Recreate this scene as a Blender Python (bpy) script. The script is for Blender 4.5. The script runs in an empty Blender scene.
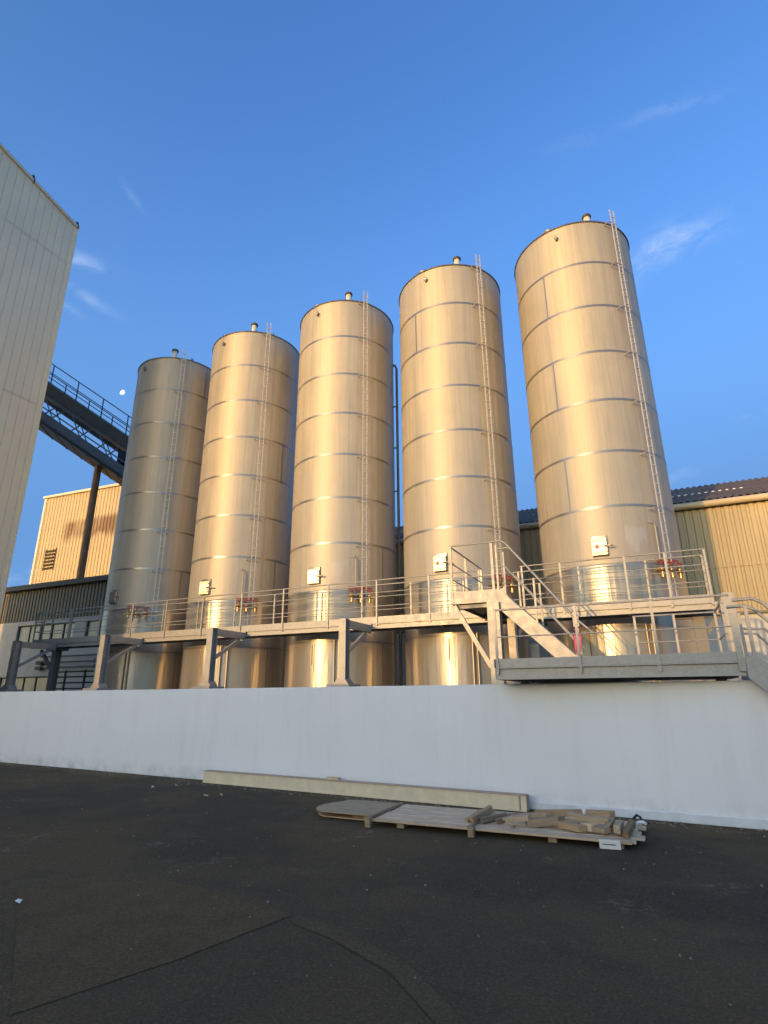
import bpy, bmesh, math, random
from mathutils import Vector, Matrix
random.seed(7)
PI = math.pi
R_ = math.radians
scene = bpy.context.scene
col = scene.collection

# ------------------------------------------------------------------ camera
F_PX, PITCH, YAW, ROLL = 565.5, .3138, .4307, -.0063
CAM = Vector((0, 0, 1.7))
fh = Vector((-math.sin(YAW), math.cos(YAW), 0)); rt = Vector((math.cos(YAW), math.sin(YAW), 0)); up = Vector((0, 0, 1))
cF = fh*math.cos(PITCH) + up*math.sin(PITCH)
cU = -fh*math.sin(PITCH) + up*math.cos(PITCH)
cR = rt*math.cos(ROLL) + cU*math.sin(ROLL)
cU = -rt*math.sin(ROLL) + cU*math.cos(ROLL)
cd = bpy.data.cameras.new('camera'); co = bpy.data.objects.new('camera', cd); col.objects.link(co)
co.matrix_world = Matrix(((cR.x, cU.x, -cF.x, CAM.x), (cR.y, cU.y, -cF.y, CAM.y), (cR.z, cU.z, -cF.z, CAM.z), (0, 0, 0, 1)))
cd.sensor_fit = 'AUTO'; cd.sensor_width = 36; cd.lens = 36*F_PX/1024
cd.clip_start = .05; cd.clip_end = 6000
scene.camera = co
def sky_dir(x, y):                       # compass/elevation direction of something far off in the sky
    return ((x-384)/F_PX*cR - (y-512)/F_PX*cU + cF).normalized()

# ------------------------------------------------------------------ node helpers
def mat(name):
    m = bpy.data.materials.new(name); m.use_nodes = True
    nt = m.node_tree; b = nt.nodes['Principled BSDF']
    return m, nt, b
def N(nt, t, **kw):
    n = nt.nodes.new(t)
    for k, v in kw.items(): setattr(n, k, v)
    return n
def L(nt, a, b): nt.links.new(a, b)
def setin(nt, sock, v):
    if hasattr(v, 'links'): nt.links.new(v, sock)
    else: sock.default_value = v
def math_n(nt, op, a, b=0.0, c=None, clamp=False):
    n = N(nt, 'ShaderNodeMath', operation=op, use_clamp=clamp)
    setin(nt, n.inputs[0], a); setin(nt, n.inputs[1], b)
    if c is not None: setin(nt, n.inputs[2], c)
    return n.outputs[0]
def coords(nt, scale=(1, 1, 1), kind='Object', rot=(0, 0, 0)):
    tc = N(nt, 'ShaderNodeTexCoord'); mp = N(nt, 'ShaderNodeMapping')
    mp.inputs['Scale'].default_value = scale; mp.inputs['Rotation'].default_value = rot
    L(nt, tc.outputs[kind], mp.inputs[0]); return mp.outputs[0]
def world_pos(nt, scale=(1, 1, 1)):
    g = N(nt, 'ShaderNodeNewGeometry'); mp = N(nt, 'ShaderNodeMapping'); mp.inputs['Scale'].default_value = scale
    L(nt, g.outputs['Position'], mp.inputs[0]); return mp.outputs[0]
def noise(nt, vec, scale, detail=4, rough=.55, dist=0):
    n = N(nt, 'ShaderNodeTexNoise'); n.inputs['Scale'].default_value = scale; n.inputs['Detail'].default_value = detail
    n.inputs['Roughness'].default_value = rough; n.inputs['Distortion'].default_value = dist
    L(nt, vec, n.inputs['Vector']); return n.outputs['Fac']
def ramp(nt, fac, stops):
    n = N(nt, 'ShaderNodeValToRGB'); e = n.color_ramp.elements
    while len(e) < len(stops): e.new(.5)
    for i, (p, c) in enumerate(stops):
        e[i].position = p; e[i].color = (*c, 1) if len(c) == 3 else c
    L(nt, fac, n.inputs[0]); return n.outputs[0]
def mixc(nt, fac, a, b, mode='MIX'):
    n = N(nt, 'ShaderNodeMix', data_type='RGBA', blend_type=mode)
    setin(nt, n.inputs[0], fac)
    for s, v in ((n.inputs[6], a), (n.inputs[7], b)):
        if hasattr(v, 'links'): nt.links.new(v, s)
        else: s.default_value = (*v, 1)
    return n.outputs[2]
def rng(nt, v, a, b, c, d):
    n = N(nt, 'ShaderNodeMapRange'); setin(nt, n.inputs[0], v)
    for i, q in enumerate((a, b, c, d)): n.inputs[i+1].default_value = q
    return n.outputs[0]
def bump(nt, b, h, strength=.3, dist=.02):
    n = N(nt, 'ShaderNodeBump'); n.inputs['Strength'].default_value = strength; n.inputs['Distance'].default_value = dist
    L(nt, h, n.inputs['Height']); L(nt, n.outputs[0], b.inputs['Normal']); return n
M = {}
def simple(key, colr, rough=.6, metal=0, var=.12, scale=3, bumpy=0):
    m, nt, b = mat(key)
    v = coords(nt)
    f = noise(nt, v, scale, 6, .6)
    lo = tuple(c*(1-var) for c in colr); hi = tuple(min(1, c*(1+var)) for c in colr)
    L(nt, ramp(nt, f, [(.3, lo), (.7, hi)]), b.inputs['Base Color'])
    b.inputs['Roughness'].default_value = rough; b.inputs['Metallic'].default_value = metal
    if bumpy: bump(nt, b, noise(nt, v, scale*8, 5), bumpy, .01)
    M[key] = m; return m

def steel(key, base, r0, r1, aniso, wav, streak, metal=1.0):
    m, nt, b = mat(key)
    v = coords(nt)
    s1 = noise(nt, coords(nt, (9, 9, .22)), 1.0, 6, .6)             # long vertical run marks
    s2 = noise(nt, coords(nt, (38, 38, .5)), 1.0, 4, .6)
    big = noise(nt, coords(nt, (1, 1, .6)), .8, 6, .65)
    sx = N(nt, 'ShaderNodeSeparateXYZ'); L(nt, v, sx.inputs[0])
    course = math_n(nt, 'FLOOR', math_n(nt, 'DIVIDE', sx.outputs[2], 1.73))
    oi = N(nt, 'ShaderNodeObjectInfo')
    wn = N(nt, 'ShaderNodeTexWhiteNoise', noise_dimensions='2D')
    cb = N(nt, 'ShaderNodeCombineXYZ'); L(nt, course, cb.inputs[0]); L(nt, oi.outputs['Random'], cb.inputs[1])
    L(nt, cb.outputs[0], wn.inputs['Vector'])
    f = math_n(nt, 'ADD', math_n(nt, 'MULTIPLY', s1, .36), math_n(nt, 'ADD', math_n(nt, 'MULTIPLY', s2, .34), math_n(nt, 'MULTIPLY', big, .30)))
    g = math_n(nt, 'ADD', math_n(nt, 'ADD', math_n(nt, 'MULTIPLY', wn.outputs['Value'], .07), math_n(nt, 'MULTIPLY', oi.outputs['Random'], .05)), math_n(nt, 'MULTIPLY', f, streak))
    k = math_n(nt, 'ADD', 1-streak*.5, g)
    vm = N(nt, 'ShaderNodeVectorMath', operation='SCALE'); vm.inputs[0].default_value = base; L(nt, k, vm.inputs['Scale'])
    L(nt, vm.outputs[0], b.inputs['Base Color'])
    L(nt, rng(nt, f, .35, .65, r0, r1), b.inputs['Roughness'])
    b.inputs['Metallic'].default_value = metal
    b.inputs['Anisotropic'].default_value = aniso; b.inputs['Anisotropic Rotation'].default_value = .25
    tg = N(nt, 'ShaderNodeTangent', direction_type='RADIAL', axis='Z'); L(nt, tg.outputs[0], b.inputs['Tangent'])
    w = noise(nt, coords(nt, (1, 1, .35)), 1.3, 2, .5)
    if key == 'bright_steel':                                       # rolled sheet: shallow upright waves
        w = math_n(nt, 'ADD', w, math_n(nt, 'MULTIPLY', noise(nt, coords(nt, (1, 1, .06)), 3.2, 3, .55), .9))
    bump(nt, b, w, wav, .03)
    M[key] = m
steel('brushed_steel', (.48, .425, .345), .48, .66, .5, .2, 1.5, .36)
steel('bright_steel', (.46, .41, .335), .27, .42, .65, .8, 1.0, .6)
steel('cover_steel', (.40, .37, .33), .3, .5, .2, .5, .5)
steel('weld_steel', (.33, .30, .275), .28, .40, .5, 0, .4, .75)
steel('matt_patch', (.52, .47, .41), .50, .62, .3, .1, .4, .4)

def galv(key, base, metal=.3):
    m, nt, b = mat(key)
    v = coords(nt)
    vo = N(nt, 'ShaderNodeTexVoronoi'); vo.inputs['Scale'].default_value = 42; L(nt, v, vo.inputs['Vector'])
    sx = N(nt, 'ShaderNodeSeparateColor'); L(nt, vo.outputs['Color'], sx.inputs[0])
    n2 = noise(nt, v, 5, 6, .65)
    f = math_n(nt, 'ADD', math_n(nt, 'MULTIPLY', sx.outputs[0], .22), math_n(nt, 'MULTIPLY', n2, .75))
    L(nt, ramp(nt, f, [(.2, tuple(c*.72 for c in base)), (.85, tuple(min(1, c*1.25) for c in base))]), b.inputs['Base Color'])
    L(nt, rng(nt, n2, .3, .7, .38, .6), b.inputs['Roughness'])
    b.inputs['Metallic'].default_value = metal
    M[key] = m
galv('galvanised', (.38, .37, .345))
galv('galvanised_dark', (.19, .19, .195))

# asphalt
m, nt, b = mat('asphalt')
v = world_pos(nt)
big = noise(nt, v, .35, 5, .6); mid = noise(nt, v, 2.2, 8, .7); fine = noise(nt, v, 42, 6, .75)
vo = N(nt, 'ShaderNodeTexVoronoi'); vo.inputs['Scale'].default_value = 75; L(nt, v, vo.inputs['Vector'])
vs_c = N(nt, 'ShaderNodeSeparateColor'); L(nt, vo.outputs['Color'], vs_c.inputs[0]); chip = vs_c.outputs[0]
sp = N(nt, 'ShaderNodeSeparateXYZ'); L(nt, v, sp.inputs[0])
# older, browner surfacing towards the yard, fresher black strip along the wall (joint wanders a little)
wob = math_n(nt, 'MULTIPLY', math_n(nt, 'SUBTRACT', noise(nt, v, .8, 5, .6), .5), 1.0)
dl = math_n(nt, 'ADD', math_n(nt, 'ADD', sp.outputs[1], math_n(nt, 'MULTIPLY', sp.outputs[0], -.06)), math_n(nt, 'MULTIPLY', wob, .6))
old = rng(nt, dl, 5.85, 5.55, 0, 1)
c_new = ramp(nt, mid, [(.3, (0.0561, 0.0385, 0.0203)), (.7, (0.0830, 0.0572, 0.0304))])
c_old = ramp(nt, mid, [(.3, (0.0708, 0.0478, 0.0242)), (.7, (0.1220, 0.0822, 0.0406))])
c = mixc(nt, old, c_new, c_old)
c = mixc(nt, rng(nt, big, .46, .57, 0, .9), c, (0.1269, 0.0832, 0.0374))
c = mixc(nt, rng(nt, noise(nt, world_pos(nt, (1, 1.6, 1)), .9, 6, .65), .56, .7, 0, .55), c, (0.0439, 0.0322, 0.0187))   # old oil
c = mixc(nt, rng(nt, fine, .35, .62, .62, 0), c, (0.0171, 0.0135, 0.0086))
c = mixc(nt, rng(nt, chip, .80, 1.0, 0, .38), c, (0.1891, 0.1456, 0.0858))
st = math_n(nt, 'MULTIPLY', rng(nt, noise(nt, v, 1.15, 3, .5), .60, .70, 0, 1), rng(nt, noise(nt, v, 11, 5, .75), .48, .64, 0, .7))
c = mixc(nt, st, c, (0.2440, 0.1872, 0.1092))
wl = math_n(nt, 'ADD', sp.outputs[1], math_n(nt, 'MULTIPLY', sp.outputs[0], .0793))                                  # dust and grit gathered along the wall foot
c = mixc(nt, math_n(nt, 'MULTIPLY', rng(nt, wl, 9.0, 9.7, 0, 1), rng(nt, noise(nt, v, 1.7, 6, .7), .42, .66, 0, .75)), c, (0.2074, 0.1508, 0.0780))
L(nt, c, b.inputs['Base Color'])
L(nt, rng(nt, mid, .3, .7, .80, .95), b.inputs['Roughness'])
b.inputs['Specular IOR Level'].default_value = .3
h = math_n(nt, 'ADD', math_n(nt, 'MULTIPLY', fine, .8), math_n(nt, 'ADD', math_n(nt, 'MULTIPLY', chip, .35), math_n(nt, 'MULTIPLY', mid, .8)))
bump(nt, b, h, .8, .015)
M['asphalt'] = m

def asphalt2(key, a, d):
    m, nt, b = mat(key); v = world_pos(nt)
    mid = noise(nt, v, 2.6, 8, .7); fine = noise(nt, v, 42, 6, .75)
    vo = N(nt, 'ShaderNodeTexVoronoi'); vo.inputs['Scale'].default_value = 75; L(nt, v, vo.inputs['Vector'])
    vc = N(nt, 'ShaderNodeSeparateColor'); L(nt, vo.outputs['Color'], vc.inputs[0])
    c = ramp(nt, mid, [(.3, a), (.7, d)])
    c = mixc(nt, rng(nt, fine, .35, .62, .62, 0), c, (.017, .014, .009))
    c = mixc(nt, rng(nt, vc.outputs[0], .80, 1.0, 0, .35), c, (.19, .145, .085))
    L(nt, c, b.inputs['Base Color']); b.inputs['Roughness'].default_value = .92; b.inputs['Specular IOR Level'].default_value = .3
    bump(nt, b, fine, .8, .015); M[key] = m
asphalt2('asphalt_brown', (.104, .068, .030), (.165, .108, .049))
asphalt2('asphalt_joint', (.080, .062, .036), (.115, .088, .052))
asphalt2('asphalt_pale', (.108, .076, .037), (.146, .102, .05))
asphalt2('dirt', (.06, .052, .04), (.13, .12, .095))

# white rendered wall
m, nt, b = mat('white_render'); v = world_pos(nt)
n1 = noise(nt, v, .5, 4); n2 = noise(nt, world_pos(nt, (2.2, 2.2, .25)), 1.5, 5, .6)
sp = N(nt, 'ShaderNodeSeparateXYZ'); L(nt, v, sp.inputs[0])
c = ramp(nt, n1, [(.3, (.76, .765, .775)), (.7, (.81, .81, .815))])
c = mixc(nt, rng(nt, n2, .52, .78, 0, .2), c, (.55, .54, .5))
spl = math_n(nt, 'MULTIPLY', rng(nt, sp.outputs[2], .0, .30, 1, 0), rng(nt, noise(nt, v, 3.0, 6, .7), .4, .7, 0, .8))
c = mixc(nt, spl, c, (.42, .41, .38))
L(nt, c, b.inputs['Base Color']); b.inputs['Roughness'].default_value = .75
bump(nt, b, noise(nt, v, 45, 5, .6), .12, .01); M['white_render'] = m
simple('plinth_render', (.66, .68, .70), .85, 0, .14, 4, .3)
simple('concrete', (.34, .33, .31), .9, 0, .2, 3, .3)
simple('cream_cladding', (.86, .745, .52), .5, 0, .05, .6)
simple('cream_paint', (.70, .60, .42), .5, 0, .10, 5)
simple('pink_primer', (.42, .31, .25), .6, 0, .12, 6)
simple('dark_trim', (.07, .065, .06), .6, 0, .15, 3)
simple('ladder_zinc', (.56, .56, .56), .4, .15, .1, 6)
simple('black_plastic', (.02, .02, .022), .5)
simple('house_white', (.62, .61, .58), .8, 0, .08, 1.2)
simple('brown_cladding', (.20, .175, .135), .55, 0, .15, 1.0)
simple('pale_trim', (.70, .66, .56), .5, 0, .06, 2)
simple('gutter_cream', (.62, .52, .36), .45, 0, .10, 2)
simple('bridge_steel', (.030, .034, .042), .55, .3, .2, 1.5)  # bridge paints made extra dark: its shade is put into the colour
simple('bridge_olive', (.038, .034, .022), .6, 0, .25, 1.5)
simple('bridge_grey', (.085, .092, .105), .5, .2, .15, 1.5)
simple('rust_column', (.34, .17, .08), .7, 0, .25, 1.5)
simple('red_paint', (.34, .075, .05), .45, 0, .12, 9)
simple('brass', (.55, .36, .16), .35, .9, .15, 8)
simple('pink_cloth', (.62, .14, .22), .9, 0, .2, 9)
simple('roof_sheet', (.15, .115, .09), .85, 0, .22, .8)
simple('pale_glint', (.75, .75, .75), .4, .3)  # pale colour for the glints modelled on the warehouse roof
simple('far_wall', (.36, .33, .28), .8, 0, .1, .4)
simple('far_roof', (.10, .07, .06), .7, 0, .1, .4)
simple('rust_stain', (.30, .14, .06), .7, 0, .25, 8)
simple('label_paper', (.82, .82, .80), .8, 0, .05, 9)
simple('label_ink', (.10, .10, .12), .8)
simple('label_red', (.7, .08, .06), .6)
simple('litter_white', (.7, .68, .66), .8, 0, .15, 20)
simple('grit_stone', (.20, .17, .13), .9, 0, .5, 3)
simple('litter_pink', (.55, .35, .3), .8, 0, .15, 20)

def corr_paint(key, base, streak=.25, stain=None):
    m, nt, b = mat(key); v = world_pos(nt)
    n1 = noise(nt, v, .45, 4); n2 = noise(nt, world_pos(nt, (3.2, 3.2, .16)), 1.0, 5, .6)
    f = math_n(nt, 'ADD', math_n(nt, 'MULTIPLY', n1, .5), math_n(nt, 'MULTIPLY', n2, .5))
    c = ramp(nt, f, [(.32, tuple(q*(1-streak) for q in base)), (.66, tuple(min(1, q*(1+streak*.5)) for q in base))])
    if stain:
        z0, z1, x0, x1, scol = stain
        sp = N(nt, 'ShaderNodeSeparateXYZ'); L(nt, v, sp.inputs[0])
        dr = noise(nt, world_pos(nt, (2.6, 2.6, .35)), .9, 4, .7)
        zz = math_n(nt, 'ADD', sp.outputs[2], math_n(nt, 'MULTIPLY', dr, 2.6))
        mk = math_n(nt, 'MULTIPLY', rng(nt, zz, z0, z0+.5, 0, 1), rng(nt, sp.outputs[2], z1, z1-.5, 0, 1))
        mk = math_n(nt, 'MULTIPLY', mk, rng(nt, sp.outputs[0], x0, x0+1.2, 0, 1))
        mk = math_n(nt, 'MULTIPLY', mk, rng(nt, noise(nt, v, .5, 3), (.36), .55, .45, .95))
        c = mixc(nt, mk, c, scol)
    L(nt, c, b.inputs['Base Color']); b.inputs['Roughness'].default_value = .5
    M[key] = m
corr_paint('ochre_cladding', (.50, .41, .25), .18)
corr_paint('tan_cladding', (.56, .45, .28), .15, (16.9, 17.7, -49.4, 0, (.20, .11, .045)))

def wood(key, base):
    m, nt, b = mat(key)
    g = noise(nt, coords(nt, (1.2, 14, 14)), 1.6, 6, .65, .6); n1 = noise(nt, coords(nt), 5, 4)
    oi = N(nt, 'ShaderNodeObjectInfo')
    c = ramp(nt, g, [(.3, tuple(q*.62 for q in base)), (.7, tuple(q*1.15 for q in base))])
    c = mixc(nt, rng(nt, n1, .5, .75, 0, .4), c, tuple(q*.5 for q in base))
    k = rng(nt, oi.outputs['Random'], 0, 1, .55, 1.2)
    vm = N(nt, 'ShaderNodeVectorMath', operation='SCALE'); L(nt, c, vm.inputs[0]); L(nt, k, vm.inputs['Scale'])
    L(nt, vm.outputs[0], b.inputs['Base Color']); b.inputs['Roughness'].default_value = .8
    bump(nt, b, g, .3, .006); M[key] = m
wood('weathered_wood', (.50, .33, .185))
wood('grey_wood', (.42, .30, .18))
wood('pale_wood', (.68, .49, .31))
wood('plywood', (.62, .46, .315))

m, nt, b = mat('window_glass')
b.inputs['Base Color'].default_value = (.045, .055, .06, 1); b.inputs['Roughness'].default_value = .06; b.inputs['Specular IOR Level'].default_value = .9
bump(nt, b, noise(nt, coords(nt), 1.2, 2), .08, .02); M['window_glass'] = m
m, nt, b = mat('pale_blind')
L(nt, ramp(nt, noise(nt, coords(nt), 2, 3), [(.3, (.40, .40, .35)), (.7, (.52, .51, .44))]), b.inputs['Base Color']); b.inputs['Roughness'].default_value = .25
M['pale_blind'] = m

# ------------------------------------------------------------------ mesh builder
class MB:
    def __init__(s): s.v = []; s.f = []; s.mi = []; s.sm = []
    def add(s, vs, fs, mi=0, smooth=False):
        o = len(s.v); s.v += [tuple(p) for p in vs]
        for f in fs: s.f.append([o+i for i in f]); s.mi.append(mi); s.sm.append(smooth)
        return s
    def box(s, x0, y0, z0, x1, y1, z1, mi=0):
        vs = [(x, y, z) for z in (z0, z1) for y in (y0, y1) for x in (x0, x1)]
        return s.add(vs, [(0, 2, 3, 1), (4, 5, 7, 6), (0, 1, 5, 4), (2, 6, 7, 3), (0, 4, 6, 2), (1, 3, 7, 5)], mi)
    def obox(s, c, ax, ay, az, mi=0):                       # oriented box: centre + half-axis vectors
        c, ax, ay, az = map(Vector, (c, ax, ay, az))
        vs = [c+ax*x+ay*y+az*z for z in (-1, 1) for y in (-1, 1) for x in (-1, 1)]
        return s.add(vs, [(0, 2, 3, 1), (4, 5, 7, 6), (0, 1, 5, 4), (2, 6, 7, 3), (0, 4, 6, 2), (1, 3, 7, 5)], mi)
    def bar(s, a, b, w, h, upv=(0, 0, 1), mi=0):            # rectangular bar from a to b
        a, b, u = Vector(a), Vector(b), Vector(upv); d = (b-a); l = d.length; d.normalize()
        side = d.cross(u)
        if side.length < 1e-4: side = d.cross(Vector((0, 1, 0)))
        side.normalize(); u2 = side.cross(d).normalized()
        return s.obox((a+b)/2, d*l/2, side*w/2, u2*h/2, mi)
    def tube(s, pts, r, n=8, mi=0, cap=True):
        pts = [Vector(p) for p in pts]; rings = []
        for i, p in enumerate(pts):
            d = (pts[min(i+1, len(pts)-1)]-pts[max(i-1, 0)]).normalized()
            a = d.cross(Vector((0, 0, 1)))
            if a.length < .05: a = d.cross(Vector((0, 1, 0)))
            a.normalize(); c = d.cross(a)
            rr = r[i] if isinstance(r, (list, tuple)) else r
            rings.append([p+a*math.cos(2*PI*k/n)*rr+c*math.sin(2*PI*k/n)*rr for k in range(n)])
        vs = [q for g in rings for q in g]; fs = []
        for i in range(len(pts)-1):
            for k in range(n): fs.append((i*n+k, i*n+(k+1) % n, (i+1)*n+(k+1) % n, (i+1)*n+k))
        s.add(vs, fs, mi, True)
        if cap:
            s.add(rings[0], [tuple(range(n))[::-1]], mi); s.add(rings[-1], [tuple(range(n))], mi)
        return s
    def lathe(s, prof, n=96, c=(0, 0, 0), mi=0, smooth=True):
        vs = [(c[0]+r*math.sin(2*PI*k/n), c[1]-r*math.cos(2*PI*k/n), c[2]+z) for r, z in prof for k in range(n)]
        fs = [(i*n+k, i*n+(k+1) % n, (i+1)*n+(k+1) % n, (i+1)*n+k) for i in range(len(prof)-1) for k in range(n)]
        return s.add(vs, fs, mi, smooth)
    def prism(s, poly, axis, a, b, mi=0):                   # polygon (2D) extruded along an axis between a and b
        def P(p, t): return {'x': (t, p[0], p[1]), 'y': (p[0], t, p[1]), 'z': (p[0], p[1], t)}[axis]
        n = len(poly); vs = [P(p, a) for p in poly]+[P(p, b) for p in poly]
        return s.add(vs, [tuple(range(n)), tuple(range(2*n-1, n-1, -1))]+[(i, i+n, (i+1) % n+n, (i+1) % n) for i in range(n)], mi)
    def build(s, name, mats, parent=None, bevel=0, loc=None):
        me = bpy.data.meshes.new(name)
        off = Vector((0, 0, 0))
        p = parent
        while p is not None: off += p.location; p = p.parent
        if loc is not None: off += Vector(loc)
        me.from_pydata([Vector(q)-off for q in s.v], [], s.f)
        mats = mats if isinstance(mats, (list, tuple)) else [mats]
        for k in mats: me.materials.append(M[k])
        for p, mi, sm in zip(me.polygons, s.mi, s.sm): p.material_index = mi; p.use_smooth = sm
        bm = bmesh.new(); bm.from_mesh(me); bmesh.ops.recalc_face_normals(bm, faces=bm.faces)
        if name in ('road_patch', 'road_joint', 'ground'): [f.normal_flip() for f in bm.faces if f.normal.z < 0]
        bm.to_mesh(me); bm.free()
        o = bpy.data.objects.new(name, me); col.objects.link(o)
        if parent is not None: o.parent = parent
        if loc is not None: o.location = loc
        if bevel:
            bv = o.modifiers.new('edge', 'BEVEL'); bv.width = bevel; bv.segments = 2; bv.limit_method = 'ANGLE'
        return o
def tag(o, label, cat, group=None, kind=None):
    o['label'] = label; o['category'] = cat
    if group: o['group'] = group
    if kind: o['kind'] = kind
    return o
def thing(name, loc, label, cat, group=None):
    o = bpy.data.objects.new(name, None); col.objects.link(o); o.location = loc; o.empty_display_size = .3
    return tag(o, label, cat, group)
def struct(o): o['kind'] = 'structure'; return o

# ------------------------------------------------------------------ ground
struct(MB().add([(-400, -300, 0), (400, -300, 0), (400, 500, 0), (-400, 500, 0)], [(0, 1, 2, 3)]).build('ground', 'asphalt'))
def strip(pts, w, z, wob=.02):
    vs = []; fs = []
    P = []
    for i in range(len(pts)-1):
        a, b2 = Vector((*pts[i], 0)), Vector((*pts[i+1], 0)); n = max(2, int((b2-a).length/.12))
        for k in range(n): P.append(a.lerp(b2, k/n))
    P.append(Vector((*pts[-1], 0)))
    for i, p in enumerate(P):
        d = (P[min(i+1, len(P)-1)]-P[max(i-1, 0)]).normalized(); nrm = Vector((-d.y, d.x, 0))
        j = random.uniform(-wob, wob); ww = w*random.uniform(.5, 1.3)
        vs += [p+nrm*(j-ww/2)+Vector((0, 0, z)), p+nrm*(j+ww/2)+Vector((0, 0, z))]
    for i in range(len(P)-1): fs.append((2*i, 2*i+1, 2*i+3, 2*i+2))
    return MB().add(vs, fs)

# ------------------------------------------------------------------ boundary wall
WALL = lambda x: 9.72-.0793*x
def wall_prism(x0, x1, prof_z, dy0, dy1):
    """a run of wall following the wall line; prof_z: list of (x, ztop)"""
    vs = []; fs = []
    n = len(prof_z)
    for x, zt in prof_z:
        y = WALL(x)
        vs += [(x, y+dy0, 0), (x, y+dy0, zt), (x, y+dy1, zt), (x, y+dy1, 0)]
    for i in range(n-1):
        a = 4*i; b2 = a+4
        fs += [(a, b2, b2+1, a+1), (a+1, b2+1, b2+2, a+2), (a+2, b2+2, b2+3, a+3), (a, a+3, b2+3, b2)]
    fs += [(0, 1, 2, 3), (4*n-1, 4*n-2, 4*n-3, 4*n-4)]
    return MB().add(vs, fs)
bw = thing('boundary_wall', (-9, WALL(-9), 0), 'long plain white rendered wall along the yard in front of the silos', 'wall')
wall_prism(0, 0, [(-20.98, 1.87), (-12, 1.87), (-4, 1.87), (1.42, 1.87), (3.3, .15)], 0, .25).build('wall_body', 'white_render', bw, .012)
wall_prism(0, 0, [(-4.4, .05), (-3.2, .085), (-1, .115), (2.9, .13)], -.03, -.002).build('plinth', 'plinth_render', bw, .01)

# ------------------------------------------------------------------ railings
def guardrail(parent, a, b, posts, h=1.15, levels=(.4, .8), matk='galvanised', r=.021, post_w=.05, closed_ends=True):
    """tubular guardrail between deck points a and b; each post a sub-part"""
    a, b = Vector(a), Vector(b); d = b-a
    mb = MB()
    mb.tube([a+Vector((0, 0, h)), b+Vector((0, 0, h))], r, 8)
    g = mb.build('guardrail', matk, parent)
    for l in levels: MB().tube([a+Vector((0, 0, l)), b+Vector((0, 0, l))], r*.72, 6).build('mid_rail', matk, g)
    for t in posts:
        p = a+d*t
        MB().box(p.x-post_w/2, p.y-post_w*.35, p.z-.12, p.x+post_w/2, p.y+post_w*.35, p.z+h-.01).build('post', matk, g)
    return g

# ------------------------------------------------------------------ walkway in front of the silos
WY0, WY1 = 16.0, 16.68; ZB, ZD, ZT = 3.66, 3.88, 4.03
XL, XR = -23.75, 1.56
wk = thing('walkway', (XL, WY0, ZB), 'long galvanised steel walkway running past all five silos on bracket columns', 'walkway')
mb = MB().box(XL, WY0+.03, ZD-.04, XR, WY1-.03, ZD)
mb.build('deck', 'galvanised_dark', wk)
MB().box(XL, WY0, ZB, XR, WY0+.03, ZD-.05).box(XL, WY0-.05, ZB, XR, WY0-.001, ZB+.02).box(XL, WY0-.05, ZD-.075, XR, WY0-.001, ZD-.055).build('edge_beam', 'galvanised', wk)
MB().box(XL, WY1-.03, ZB, XR, WY1, ZD-.05).build('edge_beam', 'galvanised', wk)
MB().box(XL, WY0-.012, ZD-.048, -4.2, WY0-.002, ZT).build('toe_board', 'galvanised', wk)
MB().box(-3.2, WY0-.012, ZD-.048, XR, WY0-.002, ZT).build('toe_board', 'galvanised', wk)
MB().box(XL, WY1+.002, ZD-.048, XR, WY1+.012, ZT).build('toe_board', 'galvanised', wk)
for k in range(15):
    x = XL+.6+k*1.75
    MB().box(x-.04, WY0+.035, ZB+.02, x+.04, WY1-.035, ZD-.045).build('cross_beam', 'galvanised_dark', wk)
def rail_posts(x0, x1, xs): return [(x-x0)/(x1-x0) for x in xs if x0 <= x <= x1]
fr = [-5.86-1.75*k for k in range(0, 11)]
guardrail(wk, (XL, WY0-.03, ZD), (-4.25, WY0-.03, ZD), rail_posts(XL, -4.25, fr+[-4.3, XL+.03]), 1.29, (.47, .9))
guardrail(wk, (-3.1, WY0-.03, ZD), (XR, WY0-.03, ZD), rail_posts(-3.1, XR, [-3.05, -2.0, -.35, 0.0+.62, XR-.04]), 1.29, (.47, .9))
guardrail(wk, (XL, WY1+.03, ZD), (XR, WY1+.03, ZD), rail_posts(XL, XR, [-5.0-1.75*k for k in range(11)]+[-3.3, -1.6, .15, XR-.04, XL+.03]), 1.29, (.47, .9))
guardrail(wk, (XR-.01, WY0-.03, ZD), (XR-.01, WY1+.03, ZD), [.35], 1.29, (.47, .9))
guardrail(wk, (XL+.01, WY0-.03, ZD), (XL+.01, WY1+.03, ZD), [.5], 1.29, (.47, .9))
def support(x, dark=False, z0=2.1):
    Y = 14.4; m_ = 'galvanised'
    c = MB().box(x-.11, Y-.13, z0, x+.11, Y-.115, 3.79).box(x-.11, Y+.115, z0, x+.11, Y+.13, 3.79).box(x-.008, Y-.115, z0, x+.008, Y+.115, 3.79)
    c = c.build('support_column', m_, wk)
    MB().box(x-.09, Y-.1, 3.79, x+.09, Y+.1, 3.80).bar((x, Y+.131, 3.67), (x, WY0-.06, 3.67), .12, .22).build('arm', m_, c)
    MB().bar((x, Y+.14, 2.85), (x, WY0-.25, 3.53), .08, .1).build('brace', m_, c)
    MB().prism([(-.22+x, z0-.1), (.22+x, z0-.1), (.22+x, z0-.07), (.11+x, z0+.06), (-.11+x, z0+.06), (-.22+x, z0-.07)], 'y', Y-.17, Y+.17).build('base_plate', m_, c)
    ep = MB().box(x-.10, WY0-.075, 3.52, x+.10, WY0-.055, 3.83)
    for bx in (-.07, .07):
        for bz_ in (3.57, 3.78): ep.tube([(x+bx, WY0-.095, bz_), (x+bx, WY0-.074, bz_)], .016, 6)
    ep.build('end_plate', m_, c)
    MB().box(x-.35, Y-.35, 0, x+.35, Y+.35, z0-.1).build('pedestal', 'concrete', c)
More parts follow.
